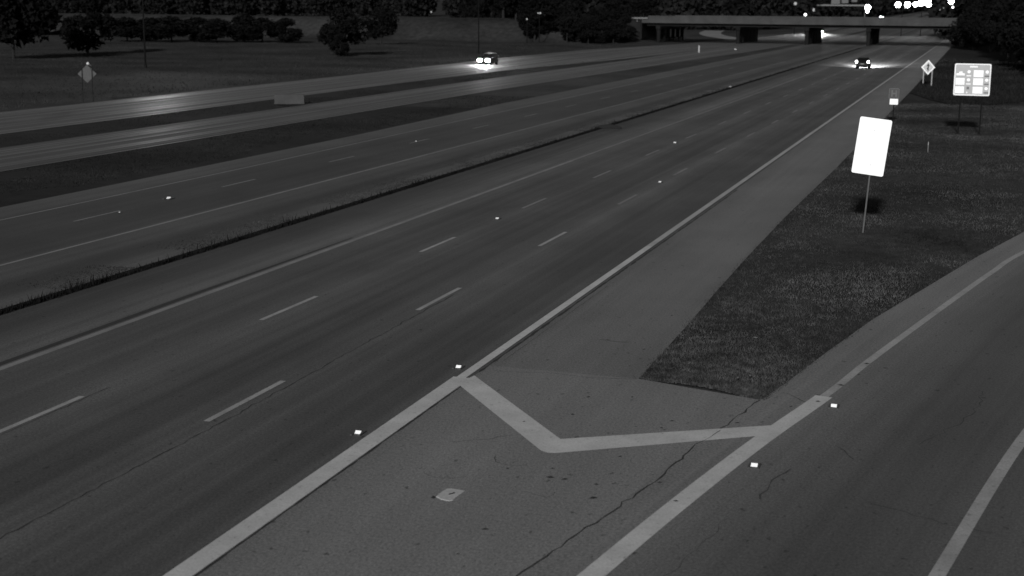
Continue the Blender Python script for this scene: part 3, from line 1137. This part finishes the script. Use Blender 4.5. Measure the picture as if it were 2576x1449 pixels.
panel(1540, 1668, 278, 306, M['sign_border'], 'heading')
for c0, c1, cx in ((1318, 1466, 1530), (1606, 1768, 1826)):
    for ri, (r0, r1) in enumerate(((346, 458), (478, 590), (616, 728))):
        if ri == 0 and c0 < 1400:
            panel(c0, c1, r0+2, 400, M['sign_grey'], 'logo_panel')
            panel(c0+6, c1-4, 400, r1-20, M['white_sign'], 'logo_panel', -.048)
            panel(c0+50, c1-40, 372, 400.5, M['white_sign'], 'logo_emblem', -.050)
        else:
            panel(c0, c1, r0, r1, M['white_sign'])
        if not (ri == 2 and c0 < 1400):
            x, z = from_px(cx, r0+28)
            MB().tube((x, -.046, z), (x, -.031, z), .115, .115, 16).build('round_emblem', M['white_sign'], s2)
            panel(cx-38, cx+38, r0+84, r0+106, M['sign_border'] if (c0 < 1400) else M['sign_dim'], 'caption_bar')
        else:
            panel(cx-24, cx+18, r0+2, r0+44, M['sign_dim'], 'emblem')
            panel(cx-28, cx-4, r0+88, r0+108, M['sign_border'], 'caption_bar')
for x in (-.72, .72):
    MB().box(x-.05, x+.05, .01, .11, -.3, 4.9).build('post', M['post_dark'], s2)
    MB().box(x-.16, x+.16, -.08, .2, -.1, .12, .02).build('footing', M['pier'], s2)
MB().box(-1.2, 1.2, .0, .05, 3.1, 3.2).build('brace', M['galv'], s2)
MB().box(-1.2, 1.2, .0, .05, 4.5, 4.6).build('brace', M['galv'], s2)


def diamond(hw, hh, r=.05):
    return [(0, hh), (-hw, 0), (0, -hh), (hw, 0)]


# diamond warning sign
s3 = empty('warning_sign', (-6.42, 174, 0))
tag(s3, 'diamond warning sign with dark arrow on two pale posts by the shoulder', 'sign')
MB().prism([(x, z+2.08) for x, z in diamond(.78, .86)], -.03, 0).build('sign_panel', M['diamond'], s3)
o4, i4 = diamond(.76, .84), diamond(.60, .67)
mb = MB()
mb.add([(x, -.035, z+2.08) for x, z in o4]+[(x, -.035, z+2.08) for x, z in i4], [(i, 4+i, 4+(i+1) % 4, (i+1) % 4) for i in range(4)])
mb.build('border', M['sign_border'], s3)
ar = [(-.075, 1.70), (.075, 1.70), (.075, 2.22), (.21, 2.16), (.0, 2.56), (-.21, 2.16), (-.075, 2.22)]
MB().prism([(x, z) for x, z in ar], -.042, -.031).build('arrow', M['sign_black'], s3)
MB().box(-.15, -.06, -.042, -.031, 1.86, 2.02).build('arrow_tick', M['sign_black'], s3)
for x in (-.47, .47):
    MB().box(x-.055, x+.055, .005, .115, -.3, 2.15).build('post', M['post_pale'], s3)

# hospital sign with white plate
s4 = empty('hospital_sign', (-6.66, 115.7, 0))
tag(s4, 'dim square sign lettered H above a small bright white plate', 'sign')
MB().prism([(x-.02, z+2.29) for x, z in round_rect(.78, .80, .06)][::-1], -.03, 0).build('sign_panel', M['sign_dark'], s4)
o5, i5 = round_rect(.76, .78, .06), round_rect(.69, .71, .04)
n = len(o5)
mb = MB()
mb.add([(x-.02, -.034, z+2.29) for x, z in o5]+[(x-.02, -.034, z+2.29) for x, z in i5], [(i, n+i, n+(i+1) % n, (i+1) % n) for i in range(n)])
mb.build('border', M['sign_letter'], s4)
H = MB()
H.box(-.23, -.12, -.042, -.031, 2.04, 2.54).box(.08, .19, -.042, -.031, 2.04, 2.54).box(-.1195, .0795, -.0415, -.031, 2.235, 2.345)
H.build('letter', M['sign_letter'], s4)
MB().prism([(x, z+1.66) for x, z in round_rect(.62, .44, .04)][::-1], -.03, 0).build('arrow_plate', M['white_sign'], s4)
MB().box(-.04, .04, .005, .08, -.3, 2.65).build('post', M['post_dark'], s4)

# diamond sign at the far left, seen from behind
s5 = empty('warning_sign', (-76.6, 112, ground_h(-76.6, 112)))
tag(s5, 'dim diamond sign with a small beacon on top beside the far carriageway, left', 'sign')
s5.rotation_euler.z = R(35)
MB().prism([(x, z+2.5) for x, z in diamond(.82, .80)], -.02, .01).build('sign_panel', M['sign_back'], s5)
for x in (-.44, .42):
    MB().box(x-.025, x+.025, -.10, -.021, -.3, 3.0 if x < 0 else 3.2).build('post', M['post_dark'], s5)
MB().tube((.42, -.06, 3.2), (.16, -.06, 3.36), .03, .03, 8).build('beacon_arm', M['galv'], s5)
bm = bmesh.new()
bmesh.ops.create_icosphere(bm, subdivisions=2, radius=.13)
me = bpy.data.meshes.new('beacon')
bm.to_mesh(me)
bm.free()
me.materials.append(M['lamp_dim'])
b = link(bpy.data.objects.new('beacon', me), s5)
b.location = (.1, -.06, 3.42)

# thin marker posts
for x, y, h, w, mat, lab in ((-3.12, 92.5, .72, .05, 'galv', 'short thin marker post alone in the grass island'),
                             (-52.9, 278, 1.35, .26, 'post_pale', 'pale flat delineator post standing in front of the overpass')):
    e = empty('marker_post', (x, y, 0))
    tag(e, lab, 'post')
    MB().box(-w/2, w/2, -.03, .03, -.2, h, .01).build('blade', M[mat], e)
    MB().box(-w*.4, w*.4, -.036, -.031, h*.72, h*.92).build('reflector', M['post_pale'], e)

# concrete block between the far carriageways
e = empty('concrete_block', (-58.9, 116.6, 0), R(24))
tag(e, 'pale concrete block lying on the dark grass between far carriageways', 'block')
MB().prism([(-1.3, -.1), (1.3, -.1), (1.3, .74), (1.2, .82), (-1.2, .82), (-1.3, .74)], -.3, .3).build('block', M['block'], e)
MB().box(-1.34, 1.34, -.36, .36, -.1, .10, .03).build('footing', M['block'], e)

# black scrap of tyre by the median weeds
e = empty('tyre_scrap', (-25.95, 102.3, .01), R(8))
tag(e, 'black scrap of tyre tread lying against the median weeds', 'debris')
v, f = [], []
for i in range(9):
    t = i/8
    x = -.95+1.9*t
    z = .10+.22*math.sin(math.pi*t)
    v += [(x, -.22, .0), (x, -.16, z), (x, .16, z*.9), (x, .22, 0)]
for i in range(8):
    for k in range(3):
        f.append((i*4+k, (i+1)*4+k, (i+1)*4+k+1, i*4+k+1))
f += [(3, 2, 1, 0), (32, 33, 34, 35)]
mesh_obj('tread', v, f, M['tyre'], e)

# ------------------------------------------------------------------ light poles
def light_pole(x, y, h, arm, label, energy, aim):
    e = empty('light_pole', (x, y, ground_h(x, y)))
    tag(e, label, 'light pole')
    MB().tube((0, 0, -.3), (0, 0, h), .14, .08, 10).build('pole', M['post_dark'], e)
    MB().tube((0, 0, .0), (0, 0, .5), .24, .2, 10).build('base', M['pier'], e)
    MB().tube((0, 0, h-.1), (arm, -.2, h+.5), .05, .04, 8).build('arm', M['post_dark'], e)
    hd = MB().box(arm-.15, arm+.75, -.38, -.02, h+.42, h+.60, .03).build('lamp_head', M['post_dark'], e)
    MB().box(arm-.05, arm+.65, -.34, -.06, h+.39, h+.419).build('lens', M['lamp_mid'], hd)
    ld = bpy.data.lights.new('lamp', 'AREA')
    ld.energy = energy
    ld.shape = 'DISK'
    ld.size = .8
    ld.spread = R(100)
    lo = link(bpy.data.objects.new('lamp', ld), e)
    lo.location = (arm+.3, -.2, h+.30)
    lo.rotation_euler = Vector((aim[0]-x, aim[1]-y, -h)).to_track_quat('-Z', 'Y').to_euler()
    return e


light_pole(-109, 173, 11.5, 1.8, 'tall dark light pole in the field, right of the diamond sign', 650, (-66, 106))
light_pole(-88, 250, 11.5, 1.8, 'tall dark light pole just behind the oncoming car', 500, (-70, 215))

# lamps and lights in the far distance
def flood(x, y, z, heads, r, mat, label, cat='floodlight'):
    g = ground_h(x, y)
    e = empty('floodlight', (x, y, g))
    tag(e, label, cat)
    MB().tube((0, 0, -.3), (0, 0, z-g), .12, .09, 8).build('pole', M['post_dark'], e)
    for dx, dz, k in heads:
        mb = MB().tube((dx, -.10, z-g+dz), (dx, .35, z-g+dz), r*k, r*k*.55, 16)
        h = mb.build('lamp_head', M['post_dark'], e)
        MB().tube((dx, -.16, z-g+dz), (dx, -.101, z-g+dz), r*k*.94, r*k*.97, 16).build('lens', M[mat], h)
    if len(heads) > 1:
        xs = [d[0] for d in heads]
        MB().box(min(xs), max(xs), .36, .46, z-g-.08, z-g+.08).build('crossarm', M['post_dark'], e)
    return e


def at_px(u, v, y):
    """point of the place at distance y north, on the sight line read off the photo"""
    d = fw+r2*((u-1288)/3621.15)+u2*((724.5-v)/3621.15)
    t = y/d.y
    return d.x*t, y, CAM_H+d.z*t


x, y, z = at_px(2271, 12, 470)
flood(x, y, z, ((-1.4, 0, 1), (1.45, .05, 1.05)), .85, 'lamp_far', 'pair of round white floodlights over the right of the overpass')
x, y, z = at_px(2320, 9, 470)
flood(x, y, z, ((-2.0, -.25, .85), (-.5, .1, 1), (1.0, .45, 1.1), (2.0, -.2, .9), (2.3, .9, .9)), .85, 'lamp_far', 'cluster of merged floodlights right of the round pair')
x, y, z = at_px(2183, 19, 470)
flood(x, y, z, ((0, 0, 1), (-.05, -1.1, .55)), .85, 'lamp_far', 'single bright lamp for a far headlight, a smaller one below for its reflection, above the deck')  # far headlight built as a pole lamp; lower lens imitates its road reflection
x, y, z = at_px(2026, 37, 470)
flood(x, y, z, ((0, 0, 1),), .4, 'lamp_mid', 'small bright lamp just above the deck parapet')
x, y, z = at_px(2047, 26, 470)
flood(x, y, z, ((0, 0, 1), (0, .35, .9)), .36, 'lamp_dim', 'small dim oval lamp above the deck, right of the smallest lamp')
x, y, z = at_px(2001, 9, 470)
flood(x, y, z, ((0, 0, 1),), .5, 'lamp_dim', 'dim lamp high among trees behind the overpass')
x, y, z = at_px(2393, 3, 425)
flood(x, y, z, ((0, 0, 1),), .75, 'lamp_far', 'lone bright lamp at the top right before the wood')
x, y, z = at_px(2397, 18, 425)
flood(x, y, z, ((0, 0, 1),), .3, 'lamp_mid', 'tiny lamp below the lone bright one at top right')
x, y, z = at_px(2370, 22, 430)
flood(x, y, z, ((-.4, 0, 1), (.4, -.1, 1)), .5, 'lamp_dim', 'dim double lamp between the cluster and the wood')
x, y, z = at_px(1085, 30, 560)
flood(x, y, z, ((0, 0, 1),), .35, 'lamp_dim', 'tiny lone lamp before the far belt of trees')
x, y, z = at_px(1357, 33, 330)
flood(x, y, z, ((-.25, 0, .8), (.25, .02, 1)), .22, 'lamp_dim', 'tiny twin lamp in the wood left of the overpass')
x, y, z = at_px(1326, 48, 330)
flood(x, y, z, ((0, 0, 1),), .2, 'lamp_dim', 'tiny lamp at the edge of the wood by the pale lot')

# overhead sign gantry beyond the overpass
gx0, gy0, _ = at_px(2080, 10, 620)
e = empty('sign_gantry', (gx0, 620, grade(620)))
tag(e, 'far overhead gantry with three grey sign panels above the deck', 'sign gantry')
for (u0, u1, vb) in ((2091, 2113, 10), (2117, 2134, 8), (2142, 2156, 5)):
    a, c = at_px(u0, vb, 620), at_px(u1, vb, 620)
    MB().box(a[0]-gx0, c[0]-gx0, -.1, .05, a[2]-grade(620), a[2]-grade(620)+2.6).build('sign_panel', M['far_sign'], e)
MB().box(-6, 16, .06, .4, 8.3, 8.9).build('truss', M['galv'], e)
MB().tube((-5.6, .2, -.5), (-5.6, .2, 9), .25, .2, 8).build('post', M['galv'], e)
MB().tube((15.6, .2, -.5), (15.6, .2, 9), .25, .2, 8).build('post', M['galv'], e)

# ------------------------------------------------------------------ raised pavement markers
def rpm(x, y, mat, label, s=1., rz=0):
    e = empty('pavement_marker', (x, y, .0055), rz)
    e.scale = (s, s, s)
    tag(e, label, 'road marker', 'raised pavement markers')
    MB().box(-.115, -.065, -.18, .18, -.01, .022, .006).box(.065, .115, -.18, .18, -.01, .022, .006).box(-.064, .064, .02, .16, -.01, .016, .005).build('casting', M['iron'], e)
    mb = MB()
    mb.add([(-.064, -.05, .002), (.064, -.05, .002), (.064, .015, .058), (-.064, .015, .058), (.064, .08, .002), (-.064, .08, .002)],
           [(0, 1, 2, 3), (2, 4, 5, 3), (0, 3, 5), (1, 4, 2)])
    mb.build('reflector', mat, e)
    return e


W_, D_ = M['marker_white'], M['marker_dim']
rpm(-11.98, 26.53, W_, 'bright road marker beside the wide line below the chevron corner')
rpm(-11.92, 32.45, W_, 'bright road marker just above the corner where chevron meets edge line')
rpm(-3.80, 27.1, W_, 'bright road marker beside the lower end of the wide ramp line')
rpm(-2.76, 31.97, W_, 'bright road marker beside the upper end of the wide ramp line')
rpm(-19.07, 56.6, D_, 'small road marker between dashes of the left lane line', 1.05)
rpm(-15.41, 71.6, D_, 'small road marker between far dashes of the right lane line', 1.05)
rpm(-19.07, 92.9, D_, 'tiny far road marker on the left lane line', 1.3)
rpm(-35.1, 57.2, D_, 'bright road marker on the opposite carriageway between two dashes', 1.5)
rpm(-34.7, 52.6, D_, 'faint road marker on the opposite carriageway near a dash end', .5)
rpm(-35.1, 87.5, D_, 'faint far road marker on the opposite carriageway', .7)
rpm(-26.9, 160.6, D_, 'tiny road marker against the median weeds far ahead', 1.6)
rpm(-49.5, 300, D_, 'tiny road marker right of the delineator post near the overpass', 3.)

# painted survey mark
sq = [(-9.03, 23.38), (-9.02, 23.68), (-8.99, 23.86), (-8.93, 23.89), (-8.64, 23.86), (-8.66, 23.62), (-8.67, 23.30), (-8.72, 23.24), (-8.88, 23.27)]
mb = MB()
n = len(sq)
mb.add([(x, y, .003) for x, y in sq]+[(x*.98-.176, y*.98+.472, .014) for x, y in sq],
       [tuple(range(2*n-1, n-1, -1))]+[(i, n+i, n+(i+1) % n, (i+1) % n) for i in range(n)])
e = empty('marker_plate', (0, 0, 0))
tag(e, 'pale flat plate with a dark slot lying on the gore pavement', 'plate')
mb.build('plate', M['patch'], e)
MB().tube((-8.84, 23.55, .017), (-8.77, 23.66, .017), .014, .014, 6).build('slot', M['scrap'], e)
MB().box(-9.09, -9.03, 23.28, 23.37, .004, .02, .005).build('dark_corner', M['scrap'], e)

# leaf scraps on the pavement
LEAF = [(1318, 1062), (1277, 1180), (1384, 1202), (1420, 1207), (1492, 1254), (1220, 1333), (1152, 1395), (1390, 1180), (1690, 1060), (1664, 1078), (1990, 1024), (2057, 1011), (2115, 970), (2180, 916),
        (1480, 1000), (1440, 1044), (1560, 1150), (1500, 1220), (1700, 1262), (1855, 1065), (1660, 1215), (1590, 1000), (1620, 880), (1690, 795)]
for i, (u, v_) in enumerate(LEAF):
    d = fw+r2*((u-1288)/3621.15)+u2*((724.5-v_)/3621.15)
    t = -CAM_H/d.z
    x, y = d.x*t, d.y*t
    big = i in (2, 3, 4, 5, 11, 12, 13)
    L_ = random.uniform(.07, .10) if big else random.uniform(.03, .06)
    a = random.uniform(-.5, .5)
    w = L_*random.uniform(.3, .5)
    vv = [(-L_, 0, .001), (0, -w, .006), (L_, 0, .012), (0, w, .016), (0, 0, .022)]
    o = mesh_obj('leaf_scrap', vv, [(0, 1, 4), (1, 2, 4), (2, 3, 4), (3, 0, 4)], M['scrap'])
    o.location = (x, y, .008)
    o.rotation_euler.z = a
    lab = {0: 'dark leaf scrap lying on the left arm of the painted chevron', 11: 'dark leaf scrap on the end of the wide painted ramp line',
           12: 'dark leaf scrap on the thin ramp line just past its wide end', 13: 'dark leaf scrap farthest along the thin ramp line',
           4: 'largest dark leaf scrap alone on the gore below the chevron', 5: 'dark leaf scrap right of and below the pale slotted plate',
           6: 'lowest dark leaf scrap on the gore pavement', 1: 'dark leaf scrap by the curved crack below the chevron corner'}
    tag(o, lab.get(i, 'small dark leaf scrap lying on the pale pavement around the chevron'), 'leaf', 'leaf scraps on the pavement')
# pale stones in the island grass
for x, y in ((-5.4, 37.7), (-4.9, 33.6), (-5.15, 33.3)):
    bm = bmesh.new()
    bmesh.ops.create_icosphere(bm, subdivisions=2, radius=.045)
    for w in bm.verts:
        w.co *= 1+.25*mnoise.noise(w.co*14+Vector((x, y, 0)))
        w.co.z *= .6
        w.co.x *= 1.4 if y > 35 else .7
    me = bpy.data.meshes.new('stone')
    bm.to_mesh(me)
    bm.free()
    me.materials.append(M['stone'])
    o = link(bpy.data.objects.new('stone', me))
    o.location = (x, y, .14)
    tag(o, 'pale stone lying alone in the middle of the island grass' if y > 35 else 'tiny pale stone in the grass by the island tip', 'stone', 'stones in the island grass')
